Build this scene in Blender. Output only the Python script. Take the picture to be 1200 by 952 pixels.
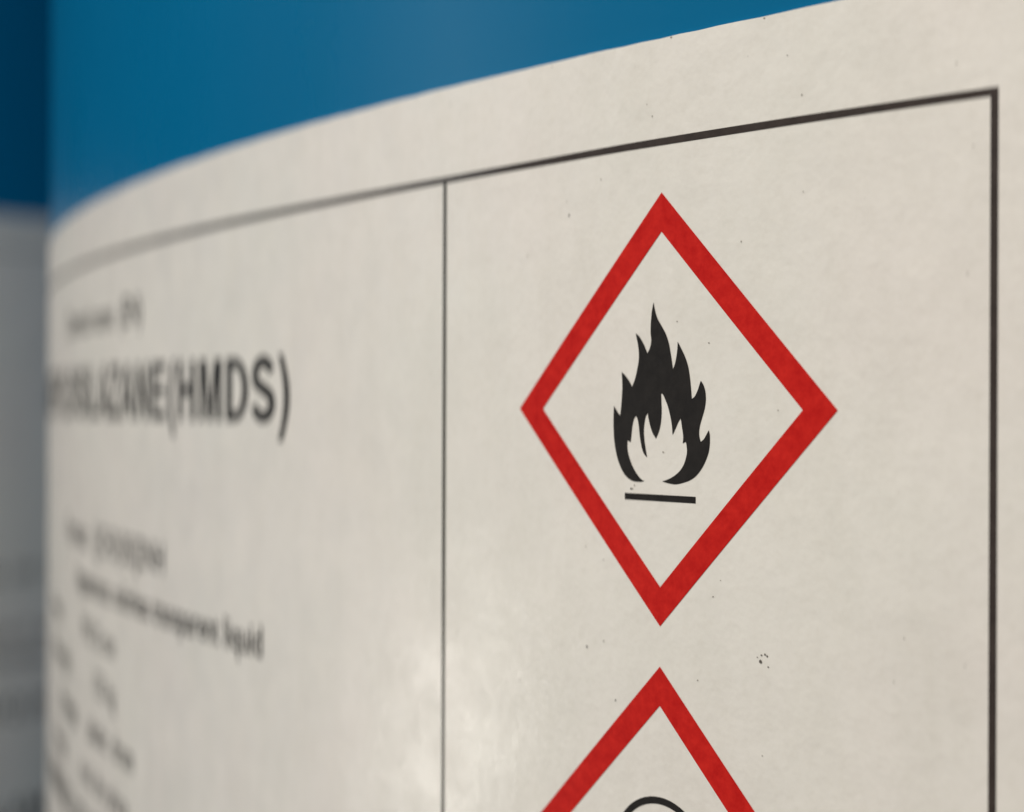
import bpy, bmesh, math, random
from mathutils import Vector, Matrix

random.seed(7)
scene = bpy.context.scene
for o in list(bpy.data.objects):
    bpy.data.objects.remove(o)

# ------------------------------------------------------------------ units
MM = 0.001
R = 285 * MM                     # radius of a drum
EYE = 0.560                      # camera height above the floor
CAM_D = 1.2317446 * R            # camera to drum axis
YAW, PITCH, ROLL = -0.6828331, -0.0000211, 0.0037202

# ------------------------------------------------------------------ camera
cam_data = bpy.data.cameras.new('camera')
cam = bpy.data.objects.new('camera', cam_data)
scene.collection.objects.link(cam)
scene.camera = cam
fwd = Vector((math.sin(YAW) * math.cos(PITCH), math.cos(YAW) * math.cos(PITCH), math.sin(PITCH)))
rgt = Vector((math.cos(YAW), -math.sin(YAW), 0))
upv = rgt.cross(fwd)
r2 = rgt * math.cos(ROLL) + upv * math.sin(ROLL)
u2 = -rgt * math.sin(ROLL) + upv * math.cos(ROLL)
cam.matrix_world = Matrix(((r2.x, u2.x, -fwd.x, 0.0), (r2.y, u2.y, -fwd.y, -CAM_D),
                           (r2.z, u2.z, -fwd.z, EYE), (0, 0, 0, 1)))
cam_data.sensor_fit = 'HORIZONTAL'
cam_data.sensor_width = 36.0
cam_data.lens = 36.0 * 2000 / 1200
cam_data.clip_start = 0.005
cam_data.clip_end = 60
cam_data.dof.use_dof = True
cam_data.dof.focus_distance = 81.5 * MM
cam_data.dof.aperture_fstop = 24.5
cam_data.dof.aperture_ratio = 1.8          # the lens smears upright more than sideways

# ------------------------------------------------------------------ light, exposure
scene.view_settings.view_transform = 'Standard'
scene.view_settings.look = 'None'
scene.view_settings.exposure = 0.0
scene.view_settings.gamma = 1.0
scene.view_settings.use_curve_mapping = False
scene.render.engine = 'CYCLES'
scene.cycles.use_denoising = True
scene.cycles.max_bounces = 6
world = bpy.data.worlds.new('World')
scene.world = world
world.use_nodes = True
bg = world.node_tree.nodes['Background']
bg.inputs['Color'].default_value = (0.70, 0.93, 1.0, 1)
bg.inputs['Strength'].default_value = 0.065


def area(name, loc, target, size, power, color, size_y=None):
    d = bpy.data.lights.new(name, 'AREA')
    d.energy = power
    d.color = color
    d.size = size
    if size_y:
        d.shape = 'RECTANGLE'
        d.size_y = size_y
    o = bpy.data.objects.new(name, d)
    scene.collection.objects.link(o)
    o.location = loc
    o.rotation_euler = (Vector(target) - Vector(loc)).to_track_quat('-Z', 'Y').to_euler()
    return o


LABEL_MID = Vector((-0.05, -0.28, EYE))
area('room_lamp', (-0.14, -0.76, EYE + 0.42), LABEL_MID, 0.26, 4.4, (1.0, 0.945, 0.87))
# low, far off to the left: the dull glare on the paper
P0 = Vector((-0.230 * R, -0.974 * R, EYE - 0.0675 * R))
area('low_lamp', P0 + Vector((-0.915, -0.364, -0.186)) * 0.75, P0, 0.10, 0.52, (1.0, 0.95, 0.86))
# broad soft source to the left: the sheen on the blue plastic
P1 = Vector((-0.225 * R, -0.974 * R, EYE + 0.074 * R))
area('left_panel', P1 + Vector((-0.905, -0.370, 0.24)) * 0.9, P1, 0.11, 0.29, (0.80, 0.96, 1.0), 0.40)


# ------------------------------------------------------------------ materials
def mat(name):
    m = bpy.data.materials.new(name)
    m.use_nodes = True
    nt = m.node_tree
    return m, nt, nt.nodes['Principled BSDF']


def node(nt, kind, **kw):
    n = nt.nodes.new(kind)
    for k, v in kw.items():
        if hasattr(n, k) and k not in n.inputs:
            setattr(n, k, v)
        else:
            n.inputs[k].default_value = v
    return n


def noise(nt, scale, detail=3.0, rough=0.55, stretch=None):
    tc = nt.nodes.new('ShaderNodeTexCoord')
    vec = tc.outputs['Object']
    if stretch:
        mp = nt.nodes.new('ShaderNodeMapping')
        mp.inputs['Scale'].default_value = stretch
        nt.links.new(vec, mp.inputs['Vector'])
        vec = mp.outputs['Vector']
    n = nt.nodes.new('ShaderNodeTexNoise')
    n.inputs['Scale'].default_value = scale
    n.inputs['Detail'].default_value = detail
    n.inputs['Roughness'].default_value = rough
    nt.links.new(vec, n.inputs['Vector'])
    return n.outputs['Fac']


def ramp(nt, fac, stops):
    n = nt.nodes.new('ShaderNodeValToRGB')
    els = n.color_ramp.elements
    while len(els) < len(stops):
        els.new(0.5)
    for e, (p, c) in zip(els, stops):
        e.position = p
        e.color = (c[0], c[1], c[2], 1)
    nt.links.new(fac, n.inputs['Fac'])
    return n.outputs['Color']


def mix(nt, a, b, fac, mode='MULTIPLY'):
    n = nt.nodes.new('ShaderNodeMix')
    n.data_type = 'RGBA'
    n.blend_type = mode
    n.inputs[0].default_value = fac
    nt.links.new(a, n.inputs[6])
    nt.links.new(b, n.inputs[7])
    return n.outputs[2]


def bump(nt, pr, height, dist, strength=1.0, chain=None):
    b = nt.nodes.new('ShaderNodeBump')
    b.inputs['Distance'].default_value = dist
    b.inputs['Strength'].default_value = strength
    nt.links.new(height, b.inputs['Height'])
    if chain is not None:
        nt.links.new(chain, b.inputs['Normal'])
    nt.links.new(b.outputs['Normal'], pr.inputs['Normal'])
    return b.outputs['Normal']


def paper_material(name, tint):
    m, nt, pr = mat(name)
    base = ramp(nt, noise(nt, 140, 4, 0.6), [(0.30, [c * 0.968 for c in tint]), (0.72, [c * 1.02 for c in tint])])
    # upright fibre streaks of the stock
    streak = ramp(nt, noise(nt, 420, 3, 0.6, (1, 1, 0.28)), [(0.32, (0.955, 0.955, 0.945)), (0.6, (1, 1, 1))])
    tinge = ramp(nt, noise(nt, 60, 2, 0.5), [(0.35, (1.006, 0.995, 0.995)), (0.65, (0.995, 1.004, 0.996))])
    grain = ramp(nt, noise(nt, 1900, 2, 0.7), [(0.30, (0.95, 0.945, 0.935)), (0.55, (1, 1, 1))])
    c = mix(nt, base, streak, 0.8)
    c = mix(nt, c, tinge, 1.0)
    c = mix(nt, c, grain, 0.6)
    # sparse grey pin-prick dirt in the paper
    tc = nt.nodes.new('ShaderNodeTexCoord')
    vo = nt.nodes.new('ShaderNodeTexVoronoi')
    vo.inputs['Scale'].default_value = 330
    nt.links.new(tc.outputs['Object'], vo.inputs['Vector'])
    spot = ramp(nt, vo.outputs['Distance'], [(0.012, (0, 0, 0)), (0.035, (1, 1, 1))])
    sel = nt.nodes.new('ShaderNodeSeparateColor')
    nt.links.new(vo.outputs['Color'], sel.inputs['Color'])
    keep = ramp(nt, sel.outputs['Red'], [(0.60, (0.62, 0.60, 0.57)), (0.61, (1, 1, 1))])
    li = mix(nt, spot, keep, 1.0, 'LIGHTEN')
    c = mix(nt, c, li, 0.55)
    nt.links.new(c, pr.inputs['Base Color'])
    rg = ramp(nt, noise(nt, 260, 4, 0.65), [(0.3, (0.36,) * 3), (0.7, (0.50,) * 3)])
    nt.links.new(rg, pr.inputs['Roughness'])
    pr.inputs['Specular IOR Level'].default_value = 0.45
    cw = ramp(nt, noise(nt, 330, 6, 0.68), [(0.36, (0.12,) * 3), (0.64, (0.50,) * 3)])
    nt.links.new(cw, pr.inputs['Coat Weight'])
    pr.inputs["Coat Roughness"].default_value = 0.155
    cb = bump(nt, pr, noise(nt, 900, 5, 0.65, (1, 1, 1.6)), 0.00004, 0.9)
    nt.links.new(cb, pr.inputs['Coat Normal'])
    n1 = bump(nt, pr, noise(nt, 430, 3, 0.6), 0.00010, 0.8)
    bump(nt, pr, noise(nt, 2200, 2, 0.6), 0.00001, 1.0, n1)
    return m


def ink_material(name, dark, light, rough, coat=0.28):
    m, nt, pr = mat(name)
    c = ramp(nt, noise(nt, 1500, 3, 0.7), [(0.3, dark), (0.7, light)])
    nt.links.new(c, pr.inputs['Base Color'])
    pr.inputs['Roughness'].default_value = rough
    pr.inputs['Specular IOR Level'].default_value = 0.14
    pr.inputs['Coat Weight'].default_value = coat
    pr.inputs['Coat Roughness'].default_value = 0.18
    bump(nt, pr, noise(nt, 2200, 2, 0.6), 0.000008, 1.0)
    return m


def plastic_material(name, col):
    m, nt, pr = mat(name)
    c = ramp(nt, noise(nt, 9, 4, 0.55), [(0.3, [v * 0.9 for v in col]), (0.7, [v * 1.06 for v in col])])
    nt.links.new(c, pr.inputs['Base Color'])
    rg = ramp(nt, noise(nt, 55, 4, 0.6, (1, 1, 0.4)), [(0.3, (0.25,) * 3), (0.7, (0.33,) * 3)])
    nt.links.new(rg, pr.inputs['Roughness'])
    pr.inputs['Specular IOR Level'].default_value = 0.30
    bump(nt, pr, noise(nt, 160, 3, 0.6, (1, 1, 0.35)), 0.00004, 0.6)
    return m


PAPER = paper_material('label_paper', (0.815, 0.776, 0.726))
RED = ink_material('red_ink', (0.47, 0.006, 0.005), (0.61, 0.018, 0.012), 0.55, 0.05)
BLACK = ink_material('black_ink', (0.016, 0.014, 0.0135), (0.024, 0.021, 0.0195), 0.5, 0.05)
BROWN = ink_material('brown_black_ink', (0.038, 0.029, 0.026), (0.056, 0.043, 0.038), 0.5)
GREY = ink_material('grey_ink', (0.045, 0.043, 0.036), (0.075, 0.072, 0.060), 0.5)
SPECK = ink_material('speck_ink', (0.04, 0.036, 0.032), (0.16, 0.14, 0.12), 0.7)
DIRT = ink_material('speck_dirt', (0.28, 0.26, 0.23), (0.46, 0.43, 0.38), 0.7)
BLUE = plastic_material('blue_plastic', (0.0003, 0.140, 0.305))
LID = plastic_material('blue_lid_plastic', (0.004, 0.120, 0.250))
BUNG = ink_material('bung_plastic', (0.02, 0.02, 0.02), (0.03, 0.03, 0.03), 0.45)
m, nt, pr = mat('concrete')
nt.links.new(ramp(nt, noise(nt, 6, 6, 0.6), [(0.3, (0.22, 0.21, 0.20)), (0.7, (0.32, 0.31, 0.29))]), pr.inputs['Base Color'])
pr.inputs['Roughness'].default_value = 0.75
bump(nt, pr, noise(nt, 60, 5, 0.6), 0.001)
CONCRETE = m

# ------------------------------------------------------------------ helpers
STEP = 0.0045                    # radians between the facets of everything wrapped on a drum


def link(name, me, parent=None):
    o = bpy.data.objects.new(name, me)
    scene.collection.objects.link(o)
    if parent is not None:
        o.parent = parent
    return o


def wrap(bm, off):
    """bend a flat (u, v, w) mesh in millimetres round the drum; w is the height off the drum's skin"""
    us = [v.co.x for v in bm.verts]
    step = STEP * 285
    k = math.ceil((min(us) + 1e-4) / step)
    while k * step < max(us) - 1e-4:
        geom = bm.verts[:] + bm.edges[:] + bm.faces[:]
        bmesh.ops.bisect_plane(bm, geom=geom, dist=1e-5, plane_co=(k * step, 0, 0), plane_no=(1, 0, 0))
        k += 1
    for v in bm.verts:
        u, h, w = v.co
        th = u / 285.0
        r = R + (off + w) * MM
        v.co = Vector((math.sin(th) * r, -math.cos(th) * r, h * MM))


def finish(name, bm, material, parent, smooth=True):
    me = bpy.data.meshes.new(name)
    bm.to_mesh(me)
    bm.free()
    me.materials.append(material)
    if smooth:
        me.polygons.foreach_set('use_smooth', [True] * len(me.polygons))
    return link(name, me, parent)


def flat_mesh(loops):
    """fill closed outlines (holes by even-odd) through a throwaway 2D curve"""
    cu = bpy.data.curves.new('outline', 'CURVE')
    cu.dimensions = '2D'
    cu.fill_mode = 'BOTH'
    for lp in loops:
        s = cu.splines.new('POLY')
        s.points.add(len(lp) - 1)
        for p, q in zip(s.points, lp):
            p.co = (q[0], q[1], 0, 1)
        s.use_cyclic_u = True
    ob = bpy.data.objects.new('outline', cu)
    scene.collection.objects.link(ob)
    dg = bpy.context.evaluated_depsgraph_get()
    me = bpy.data.meshes.new_from_object(ob.evaluated_get(dg))
    bm = bmesh.new()
    bm.from_mesh(me)
    bpy.data.objects.remove(ob)
    bpy.data.meshes.remove(me)
    bpy.data.curves.remove(cu)
    bmesh.ops.remove_doubles(bm, verts=bm.verts, dist=1e-5)
    return bm


def print_on(name, loops, material, parent, off=0.222, label=None):
    bm = flat_mesh(loops)
    bm.faces.ensure_lookup_table()
    wrap(bm, off)
    bm.normal_update()
    for f in bm.faces:
        c = f.calc_center_median()
        if f.normal.x * c.x + f.normal.y * c.y < 0:
            f.normal_flip()
    o = finish(name, bm, material, parent)
    if label:
        o['label'] = label
    return o


def rect(u0, u1, v0, v1):
    return [(u0, v0), (u1, v0), (u1, v1), (u0, v1)]


def jitter_rect(u0, u1, v0, v1, amp):
    """rectangle whose long sides waver a little, like coarse print"""
    n = max(2, int((u1 - u0) / 0.7))
    a = [(u0 + (u1 - u0) * i / n, v0 + random.uniform(-amp, amp)) for i in range(n + 1)]
    b = [(u1 - (u1 - u0) * i / n, v1 + random.uniform(-amp, amp)) for i in range(n + 1)]
    return a + b


def diamond(u, v, a):
    return [(u, v - a), (u + a, v), (u, v + a), (u - a, v)]


def ellipse(u, v, a, b, n=56):
    return [(u + a * math.cos(2 * math.pi * i / n), v + b * math.sin(2 * math.pi * i / n)) for i in range(n)]


def smooth_outline(pts, n=5):
    """Catmull-Rom through the points, broken at those marked as corners"""
    c = [i for i, p in enumerate(pts) if p[2]]
    out = []
    N = len(pts)
    for a, b in zip(c, c[1:] + [c[0] + N]):
        seg = [pts[i % N][:2] for i in range(a, b + 1)]
        e = [(2 * seg[0][0] - seg[1][0], 2 * seg[0][1] - seg[1][1])] + seg + \
            [(2 * seg[-1][0] - seg[-2][0], 2 * seg[-1][1] - seg[-2][1])]
        for i in range(1, len(e) - 2):
            p0, p1, p2, p3 = e[i - 1], e[i], e[i + 1], e[i + 2]
            for k in range(n):
                t = k / n
                out.append(tuple(0.5 * (2 * p1[j] + (p2[j] - p0[j]) * t + (2 * p0[j] - 5 * p1[j] + 4 * p2[j] - p3[j]) * t * t
                                        + (3 * p1[j] - p0[j] - 3 * p2[j] + p3[j]) * t ** 3) for j in (0, 1)))
    return out


def stroke(pts, w):
    """constant-width outline round a centre line"""
    L, Rr = [], []
    for i, p in enumerate(pts):
        a = pts[max(i - 1, 0)]
        b = pts[min(i + 1, len(pts) - 1)]
        dx, dy = b[0] - a[0], b[1] - a[1]
        d = math.hypot(dx, dy)
        ww = w(i / (len(pts) - 1)) if callable(w) else w
        nx, ny = -dy / d * ww / 2, dx / d * ww / 2
        L.append((p[0] + nx, p[1] + ny))
        Rr.append((p[0] - nx, p[1] - ny))
    return L + Rr[::-1]


# ---- bold grotesque capitals, cap height 1 = 0.72 em; every glyph a list of closed outlines
T = 0.195
T2 = 0.165


def g_S():
    pts = []
    cx, r1, r2 = 0.455, 0.30, 0.325
    for i in range(15):                                   # upper bowl, from its right end over the top to the middle
        a = math.radians(12 + (250 - 12) * i / 14)
        pts.append((cx + r1 * math.cos(a), 0.715 + 0.205 * math.sin(a)))
    for i in range(15):
        a = math.radians(70 - (250 - 8) * i / 14)
        pts.append((cx + r2 * math.cos(a), 0.292 + 0.212 * math.sin(a)))
    mid = pts[12:15] + pts[15:18]
    return [stroke(pts[:13] + pts[17:], lambda t: 0.185)]


def g_D():
    def bowl(x0, x1, y0, y1):
        p = [(x0, y0)]
        c = x1 - (x1 - x0) * 0.62
        for i in range(13):
            a = math.radians(-90 + 180 * i / 12)
            p.append((c + (x1 - c) * math.cos(a), (y0 + y1) / 2 + (y1 - y0) / 2 * math.sin(a)))
        return p + [(x0, y1)]
    return [bowl(0.095, 0.93, 0, 1), bowl(0.095 + T, 0.93 - T, T2, 1 - T2)]


def paren(flip):
    def arc(dx, w):
        return [(0.07 + dx + w * (1 - math.sin(math.pi * i / 16)), -0.27 + 1.29 * i / 16) for i in range(17)]
    p = arc(0.0, 0.23) + arc(0.155, 0.20)[::-1]
    if flip:
        p = [(0.462 - x, y) for x, y in p]
    return [p]


GLYPHS = {
    'H': (1.0, [[(.095, 0), (.095 + T, 0), (.095 + T, .425), (.71, .425), (.71, 0), (.905, 0), (.905, 1), (.71, 1), (.71, .6), (.095 + T, .6), (.095 + T, 1), (.095, 1)]]),
    'E': (.926, [[(.1, 0), (.86, 0), (.86, T2), (.295, T2), (.295, .43), (.80, .43), (.80, .595), (.295, .595), (.295, .835), (.84, .835), (.84, 1), (.1, 1)]]),
    'X': (.926, [[(0, 0), (.235, 0), (.46, .35), (.685, 0), (.925, 0), (.585, .515), (.90, 1), (.67, 1), (.465, .675), (.26, 1), (.025, 1), (.34, .51)]]),
    'A': (1.0, [[(0, 0), (.215, 0), (.29, .225), (.70, .225), (.775, 0), (1.0, 0), (.61, 1), (.39, 1)], [(.345, .39), (.65, .39), (.50, .79)]]),
    'M': (1.157, [[(.10, 0), (.28, 0), (.28, .76), (.49, 0), (.667, 0), (.877, .76), (.877, 0), (1.057, 0), (1.057, 1), (.775, 1), (.5785, .29), (.382, 1), (.10, 1)]]),
    'T': (.848, [[(.325, 0), (.52, 0), (.52, .83), (.825, .83), (.825, 1), (.02, 1), (.02, .83), (.325, .83)]]),
    'Y': (.926, [[(.365, 0), (.56, 0), (.56, .38), (.915, 1), (.69, 1), (.465, .58), (.24, 1), (.01, 1), (.365, .38)]]),
    'L': (.848, [[(.1, 0), (.80, 0), (.80, .168), (.295, .168), (.295, 1), (.1, 1)]]),
    'D': (1.0, g_D()),
    'I': (.386, [[(.095, 0), (.29, 0), (.29, 1), (.095, 1)]]),
    'S': (.926, g_S()),
    'Z': (.848, [[(.03, 0), (.81, 0), (.81, .168), (.27, .168), (.80, .84), (.80, 1), (.06, 1), (.06, .832), (.56, .832), (.03, .16)]]),
    'N': (1.0, [[(.095, 0), (.285, 0), (.285, .69), (.70, 0), (.905, 0), (.905, 1), (.715, 1), (.715, .32), (.295, 1), (.095, 1)]]),
    '(': (.462, paren(False)),
    ')': (.462, paren(True)),
}


def fatten(lp, d, hole):
    """move the outline sideways only, so upright strokes get heavier"""
    n = len(lp)
    area2 = sum(lp[i][0] * lp[(i + 1) % n][1] - lp[(i + 1) % n][0] * lp[i][1] for i in range(n))
    sg = (1 if area2 > 0 else -1) * (-1 if hole else 1)
    out = []
    for i in range(n):
        nx = 0
        for a, b in ((lp[i - 1], lp[i]), (lp[i], lp[(i + 1) % n])):
            l = math.hypot(b[0] - a[0], b[1] - a[1]) or 1
            e = (b[1] - a[1]) / l
            nx = e if abs(e) > abs(nx) else nx
        out.append((lp[i][0] + sg * nx * d, lp[i][1]))
    return out


def bold_line(text, right, base, cap, wide=0.972, track=0.045):
    width = sum(GLYPHS[c][0] + track for c in text)
    x = right - width * cap * wide
    loops = []
    for ch in text:
        w, gl = GLYPHS[ch]
        for k, lp in enumerate(gl):
            lp = fatten(lp, 0.024, k > 0)
            loops.append([(x + px * cap * wide, base + py * cap) for px, py in lp])
        x += (w + track) * cap * wide
    return loops


def text_bm(body, right, base, em, xs=0.86, bold=0.0):
    """a line of small print as a flat mesh, ending at 'right'"""
    cu = bpy.data.curves.new('print', 'FONT')
    cu.body = body
    cu.size = 1.0
    cu.offset = bold
    cu.resolution_u = 3
    ob = bpy.data.objects.new('print', cu)
    scene.collection.objects.link(ob)
    dg = bpy.context.evaluated_depsgraph_get()
    me = bpy.data.meshes.new_from_object(ob.evaluated_get(dg))
    bpy.data.objects.remove(ob)
    bpy.data.curves.remove(cu)
    bm = bmesh.new()
    bm.from_mesh(me)
    bpy.data.meshes.remove(me)
    x1 = max(v.co.x for v in bm.verts)
    for v in bm.verts:
        v.co = Vector((right + (v.co.x - x1) * em * xs, base + v.co.y * em, 0))
    return bm


def text_on(name, body, right, base, em, material, parent, xs=0.86, bold=0.0, off=0.222):
    bm = text_bm(body, right, base, em, xs, bold)
    wrap(bm, off)
    bm.normal_update()
    for f in bm.faces:
        c = f.calc_center_median()
        if f.normal.x * c.x + f.normal.y * c.y < 0:
            f.normal_flip()
    return finish(name, bm, material, parent)


def sheet(name, u0, u1, v0, v1, thick, material, parent):
    """the label: a thin curved slab with a faintly uneven cut edge"""
    bm = bmesh.new()
    step = STEP * 285
    n = int(round((u1 - u0) / step))
    rows = [v0, v0 + 0.8, v1 - 0.8, v1]
    grid = {}
    for i in range(n + 1):
        u = u0 + (u1 - u0) * i / n
        for j, v in enumerate(rows):
            vv = v + (random.uniform(-0.02, 0.02) if j in (0, 3) else 0)
            th = u / 285.0
            for k, w in enumerate((0.0, thick)):
                r = R + w * MM
                grid[i, j, k] = bm.verts.new((math.sin(th) * r, -math.cos(th) * r, vv * MM))
    for i in range(n):
        for j in range(3):
            bm.faces.new([grid[i, j, 1], grid[i + 1, j, 1], grid[i + 1, j + 1, 1], grid[i, j + 1, 1]])
        bm.faces.new([grid[i, 0, 0], grid[i + 1, 0, 0], grid[i + 1, 0, 1], grid[i, 0, 1]]).material_index = 0
        bm.faces.new([grid[i, 3, 1], grid[i + 1, 3, 1], grid[i + 1, 3, 0], grid[i, 3, 0]])
    for j in range(3):
        bm.faces.new([grid[0, j, 0], grid[0, j, 1], grid[0, j + 1, 1], grid[0, j + 1, 0]])
        bm.faces.new([grid[n, j, 1], grid[n, j, 0], grid[n, j + 1, 0], grid[n, j + 1, 1]])
    bm.normal_update()
    for e in bm.edges:
        if len(e.link_faces) == 2 and e.calc_face_angle(0) > 0.6:
            e.smooth = False
    return finish(name, bm, material, parent)


def lathe(name, prof, material, parent, seg=360):
    bm = bmesh.new()
    rings = []
    for r, z in prof:
        if r < 1e-6:
            rings.append([bm.verts.new((0, 0, z))])
        else:
            rings.append([bm.verts.new((r * math.cos(2 * math.pi * i / seg), r * math.sin(2 * math.pi * i / seg), z)) for i in range(seg)])
    for a, b in zip(rings, rings[1:]):
        for i in range(seg):
            j = (i + 1) % seg
            q = [a[i], a[j], b[j], b[i]] if len(a) > 1 and len(b) > 1 else ([a[0], b[j], b[i]] if len(a) == 1 else [a[i], a[j], b[0]])
            bm.faces.new(q)
    bmesh.ops.recalc_face_normals(bm, faces=bm.faces)
    for e in bm.edges:
        if len(e.link_faces) == 2 and e.calc_face_angle(0) > 0.7:
            e.smooth = False
    return finish(name, bm, material, parent)


# ------------------------------------------------------------------ floor
bm = bmesh.new()
bmesh.ops.create_grid(bm, x_segments=8, y_segments=8, size=4.0)
floor = finish('floor', bm, CONCRETE, None, False)
floor['kind'] = 'structure'

# ------------------------------------------------------------------ drums
H = 0.90


def drum_profile():
    p = [(0, 0.006), (R - 0.03, 0.006), (R - 0.012, 0.0), (R - 0.004, 0.004), (R, 0.014), (R, 0.230)]
    for i in range(9):                                       # lower rolling hoop
        a = math.pi * i / 8
        p.append((R + 0.010 * math.sin(a), 0.238 + 0.028 * i / 8))
    p += [(R, 0.274), (R, 0.690)]
    for i in range(9):                                       # upper rolling hoop
        a = math.pi * i / 8
        p.append((R + 0.010 * math.sin(a), 0.698 + 0.028 * i / 8))
    p += [(R, 0.734), (R, H - 0.050), (R - 0.004, H - 0.035), (R - 0.015, H - 0.022), (R - 0.030, H - 0.018), (0, H - 0.018)]
    return p


def make_drum(loc, rotz, label):
    t = bpy.data.objects.new('blue_drum', None)
    scene.collection.objects.link(t)
    t.location = loc
    t.rotation_euler = (0, 0, rotz)
    t['label'] = label
    t['category'] = 'drum'
    t['group'] = 'blue plastic drums standing side by side'
    lathe('body', drum_profile(), BLUE, t)
    lathe('rim', [(R - 0.026, H - 0.0175), (R - 0.022, H - 0.004), (R - 0.012, H), (R - 0.002, H - 0.004), (R + 0.002, H - 0.016), (R - 0.0025, H - 0.030)], LID, t)
    for s in (-1, 1):
        b = lathe('bung', [(0.034, 0), (0.034, 0.010), (0.031, 0.013), (0.012, 0.013), (0.012, 0.006), (0, 0.006)], BUNG, t, 40)
        b.location = (s * 0.19, 0, H - 0.0178)
    return t


drum = make_drum((0, 0, 0), 0, 'blue plastic drum in front, its cream label showing a red and black flame warning sign')

# ---- the label of the near drum
lab = sheet('label', -262, -23.3, -78, 18.14, 0.20, PAPER, drum)
lab.location = (0, 0, EYE)
lab['label'] = 'cream paper safety label with black frame, red warning diamonds and black product name'

# black frame: one closed ring, then the hairline that divides the label
UF0, UF1, VF0, VF1 = -256.5, -29.30, -73.2, 12.72
# the printed line is not quite true: it rides up a little towards the right-hand corner
TOP = [(-29.3, 0.19, 0.0), (-40, 0.17, 0.0), (-50, 0.13, 0.0), (-57, 0.05, 0.0), (-65, -0.01, 0.0), (-78, -0.06, 0.02), (-95, -0.06, 0.08),
       (-125, -0.05, 0.12), (-165, -0.05, 0.12)]
ring_out = [(UF0 - .36, VF0 - .36), (UF1 + .36, VF0 - .36), (UF1 + .36, VF1 + .36 + .19)] + \
           [(u, VF1 + .36 + d + w) for u, d, w in TOP] + [(UF0 - .36, VF1 + .36)]
ring_in = [(UF0, VF0), (UF1, VF0)] + [(u, VF1 + d) for u, d, w in TOP] + [(UF0, VF1)]
print_on('frame_line', [ring_out, ring_in], BROWN, lab)
print_on('divider_line', [rect(-65.24, -64.92, VF0 + .01, VF1 - .03)], GREY, lab)

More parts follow.
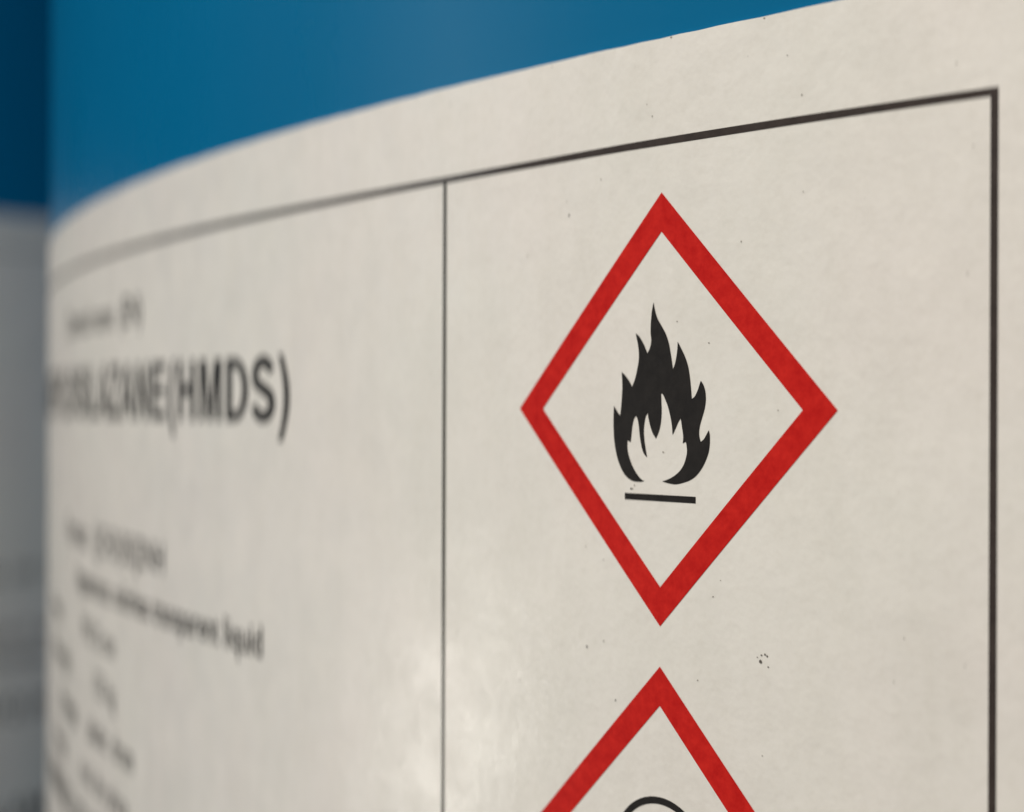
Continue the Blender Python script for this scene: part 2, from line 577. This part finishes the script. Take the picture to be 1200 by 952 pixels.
UD = -47.50
for v in (-0.14, -23.48):
    print_on('red_border', [diamond(UD, v, 10.68), diamond(UD, v, 8.75)], RED, lab)
FLAME = [(-48.02, 5.16, 1), (-47.92, 4.75, 0), (-47.75, 4.35, 0), (-47.47, 3.97, 0), (-47.19, 3.58, 0), (-46.98, 3.11, 0), (-46.86, 2.63, 0), (-46.76, 2.17, 0), (-46.7, 1.82, 1), (-46.57, 2.08, 0), (-46.48, 2.4, 0), (-46.41, 2.79, 0), (-46.39, 3.17, 1), (-46.18, 2.87, 0), (-45.91, 2.44, 0), (-45.71, 1.99, 0), (-45.59, 1.48, 0), (-45.51, 0.91, 0), (-45.45, 0.37, 1), (-45.25, 0.51, 0), (-45.07, 0.8, 0), (-44.95, 1.08, 0), (-44.87, 1.25, 1), (-44.72, 1.07, 0), (-44.6, 0.79, 0), (-44.55, 0.4, 0), (-44.61, -0.05, 0), (-44.77, -0.5, 0), (-44.93, -0.95, 0), (-44.97, -1.34, 0), (-44.87, -1.69, 1), (-44.67, -1.56, 0), (-44.51, -1.35, 0), (-44.39, -1.17, 0), (-44.35, -1.13, 1), (-44.29, -1.38, 0), (-44.29, -1.78, 0), (-44.36, -2.17, 0), (-44.53, -2.56, 0), (-44.79, -2.96, 0), (-45.13, -3.31, 0), (-45.53, -3.55, 0), (-46.04, -3.71, 0), (-46.5, -3.79, 0), (-46.96, -3.76, 0), (-47.39, -3.68, 1), (-47.01, -3.57, 0), (-46.58, -3.38, 0), (-46.21, -3.12, 0), (-45.95, -2.8, 0), (-45.8, -2.43, 0), (-45.75, -2.14, 0), (-45.8, -1.8, 0), (-45.85, -1.7, 1), (-45.94, -1.75, 0), (-46.03, -1.79, 1), (-46.0, -1.47, 0), (-46.08, -1.02, 0), (-46.17, -0.57, 1), (-46.31, -0.73, 0), (-46.48, -1.02, 0), (-46.62, -1.25, 0), (-46.71, -1.39, 1), (-46.74, -1.02, 0), (-46.82, -0.62, 0), (-46.98, -0.11, 0), (-47.17, 0.29, 0), (-47.38, 0.61, 0), (-47.49, 0.63, 1), (-47.46, 0.12, 0), (-47.45, -0.34, 0), (-47.5, -0.8, 0), (-47.62, -1.21, 0), (-47.83, -1.59, 1), (-48.08, -1.27, 0), (-48.25, -0.87, 0), (-48.36, -0.52, 0), (-48.39, -0.31, 1), (-48.54, -0.52, 0), (-48.63, -0.87, 0), (-48.66, -1.28, 0), (-48.61, -1.74, 0), (-48.51, -2.2, 0), (-48.43, -2.53, 1), (-48.67, -2.32, 0), (-48.82, -1.98, 0), (-48.94, -1.46, 0), (-49.02, -0.93, 0), (-49.12, -0.59, 0), (-49.24, -0.48, 1), (-49.37, -0.65, 0), (-49.47, -1.0, 0), (-49.53, -1.41, 0), (-49.58, -1.79, 1), (-49.66, -1.77, 0), (-49.81, -1.7, 1), (-49.81, -2.12, 0), (-49.69, -2.52, 0), (-49.45, -2.98, 0), (-49.12, -3.38, 0), (-48.8, -3.63, 0), (-48.6, -3.7, 1), (-48.88, -3.75, 0), (-49.37, -3.74, 0), (-49.78, -3.59, 0), (-50.12, -3.3, 0), (-50.45, -2.78, 0), (-50.66, -2.19, 0), (-50.78, -1.54, 0), (-50.82, -0.72, 0), (-50.79, 0.03, 1), (-50.64, -0.15, 0), (-50.47, -0.34, 0), (-50.33, -0.44, 1), (-50.27, -0.01, 0), (-50.22, 0.47, 0), (-50.19, 1.05, 0), (-50.24, 1.74, 1), (-50.01, 1.58, 0), (-49.73, 1.31, 0), (-49.49, 0.99, 1), (-49.28, 1.4, 0), (-49.12, 1.92, 0), (-49.02, 2.44, 0), (-49.08, 3.03, 0), (-49.26, 3.66, 1), (-49.0, 3.49, 0), (-48.7, 3.11, 0), (-48.54, 2.84, 0), (-48.43, 2.64, 1), (-48.27, 2.89, 0), (-48.17, 3.24, 0), (-48.22, 3.7, 0), (-48.19, 4.28, 0), (-48.13, 4.74, 0)]
print_on('flame_symbol', [smooth_outline(FLAME)], BLACK, lab)
BAR = [(-49.98, -4.35), (-45.18, -4.34), (-45.18, -4.65), (-49.98, -4.67)]
print_on('flame_bar', [rect(-49.98, -45.18, -4.665, -4.345)], BLACK, lab)

# skull over crossed bones in the second diamond (only its crown enters the picture)
SU, SV = -47.45, -22.15
sk = [ellipse(SU, SV, 3.15, 2.93), ellipse(SU, SV, 2.80, 2.58)]
print_on('skull_symbol', sk, BLACK, lab)
eyes = [ellipse(SU - 1.15, SV - 0.55, 0.72, 0.62, 28), ellipse(SU + 1.15, SV - 0.55, 0.72, 0.62, 28),
        [(SU - .28, SV - 1.75), (SU + .28, SV - 1.75), (SU, SV - 1.15)]]
print_on('skull_face', eyes, BLACK, lab)
for s in (-1, 1):
    a, b = (SU - s * 4.2, SV - 3.4), (SU + s * 4.2, SV - 5.6)
    bone = stroke([a, b], 0.55)
    print_on('bone', [bone], BLACK, lab, 0.222 if s < 0 else 0.226)

# product name
CAP = 4.50
print_on('title_text', bold_line('HEXAMETHYLDISILAZANE(HMDS)', -83.0, -1.18, CAP), BLACK, lab)
# small print, out of focus towards the turn of the drum
for body, right, base, em, xs, bold in (
        ('Chemical name  (EN)', -112.8, 6.6, 3.4, 1.12, 0.006),
        ('Formula:   [(CH3)3Si]2NH', -106.7, -13.1, 3.3, 1.08, 0.008),
        ('Appearance: colorless transparent liquid', -87.45, -17.1, 3.0, 1.04, 0.016),
        ('Content:              99.0 % min', -121.0, -21.6, 3.0, 1.10, 0.004),
        ('Net weight:             155 kg', -120.8, -25.8, 3.0, 1.10, 0.004),
        ('Package:      plastic  drum', -114.8, -30.1, 3.0, 1.10, 0.010),
        ('Storage:         cool, dry place', -116.5, -34.5, 3.0, 1.10, 0.006),
        ('FLAMMABLE LIQUID', -126.0, -39.6, 4.0, 1.08, 0.012)):
    text_on('text_line', body, right, base, em, BLACK, lab, xs, bold)

# stray specks of ink and dirt on the paper
SPECKS = [(-52.72, -12.38, 0.07), (-50.6, -14.86, 0.065), (-41.13, -11.84, 0.111), (-41.07, -11.52, 0.056), (-40.87, -11.47, 0.055), (-40.74, -11.54, 0.059), (-40.67, -12.03, 0.051), (-41.32, -11.65, 0.04), (-45.01, -13.17, 0.049), (-58.07, -14.8, 0.055), (-51.5, -11.97, 0.044), (-41.0, -16.18, 0.048), (-54.22, 9.96, 0.076), (-54.42, 10.69, 0.045), (-42.39, 7.77, 0.048), (-38.77, 9.78, 0.043), (-40.17, -0.15, 0.043), (-49.55, -4.12, 0.069), (-49.43, -4.11, 0.056), (-49.31, -3.94, 0.051), (-47.34, -2.24, 0.063), (-46.43, 4.15, 0.05), (-44.38, 3.06, 0.049), (-46.9, 18.08, 0.059), (-41.06, 18.05, 0.052), (-30.9, 14.5, 0.047), (-30.08, 10.93, 0.043), (-33.33, -9.95, 0.048), (-33.85, -11.89, 0.048), (-30.39, -10.82, 0.043), (-48.16, 14.37, 0.055), (-64.56, 17.19, 0.058), (-55.61, 17.92, 0.054), (-51.8, 11.59, 0.048), (-48.53, 15.01, 0.042), (-39.71, 16.11, 0.039), (-38.87, 14.2, 0.054), (-51.45, -11.96, 0.044), (-44.05, -9.06, 0.053), (-51.5, -7.83, 0.048), (-43.57, -8.25, 0.041), (-57.56, 8.08, 0.046), (-52.85, -7.22, 0.044)]


def specks(name, rows, material):
    bm = bmesh.new()
    for u, v, r in rows:
        n = 9
        ring = [bm.verts.new((u + r * 1.15 * math.cos(2 * math.pi * i / n) * random.uniform(.55, 1.15),
                              v + r * 0.85 * math.sin(2 * math.pi * i / n) * random.uniform(.55, 1.15), 0)) for i in range(n)]
        bm.faces.new(ring)
    for v in bm.verts:
        u, h, w = v.co
        th = u / 285.0
        r = R + 0.226 * MM
        v.co = Vector((math.sin(th) * r, -math.cos(th) * r, h * MM))
    o = finish(name, bm, material, lab)
    o['kind'] = 'stuff'


DARK = [k for k, sp in enumerate(SPECKS) if abs(sp[0] + 41) < 0.4 and -12.2 < sp[1] < -11.3 or sp[2] > 0.064]
specks('ink_speck', [SPECKS[k] for k in DARK], SPECK)
specks('dirt_speck', [SPECKS[k] for k in range(len(SPECKS)) if k not in DARK], DIRT)

# ---- the second drum, close behind on the left, its own label in the shade between the two
NX, NY = -1.940 * R, -0.545 * R
drum2 = make_drum((NX, NY, 0), 0, 'second blue plastic drum, shaded and blurred, beside the drum with the flame label')
hit_ang = math.radians(64)
lab2 = sheet('label', 352, 610, -110, 34.4, 0.20, PAPER, drum2)
lab2.location = (0, 0, EYE)
lab2['label'] = 'pale label in shadow with blurred grey lines of print'
print_on('frame_line', [rect(358.0, 604, -104, 28.4), rect(358.4, 603.6, -103.6, 28.0)], GREY, lab2)
for base, em, body in ((-32, 3.0, 'STORE IN A COOL DRY PLACE AWAY FROM HEAT SOURCES AND DIRECT SUN. KEEP TIGHTLY CLOSED'),
                       (-43, 3.0, 'IN CASE OF CONTACT RINSE WITH PLENTY OF WATER AND SEEK ADVICE. WEAR PROTECTIVE GLOVES'),
                       (-47.6, 3.0, 'KEEP AWAY FROM CHILDREN. DO NOT EMPTY INTO DRAINS. HANDLE WITH CARE IN VENTILATED ROOMS'),
                       (-57, 4.4, 'FLAMMABLE LIQUID AND VAPOUR. KEEP AWAY FROM FIRE AND SPARKS'),
                       (-77, 6.0, 'DANGER - FLAMMABLE LIQUID - DANGER - FLAMMABLE')):
    text_on('text_line', body, 545, base, em, BLACK, lab2, 0.95, 0.012)

bpy.context.view_layer.update()
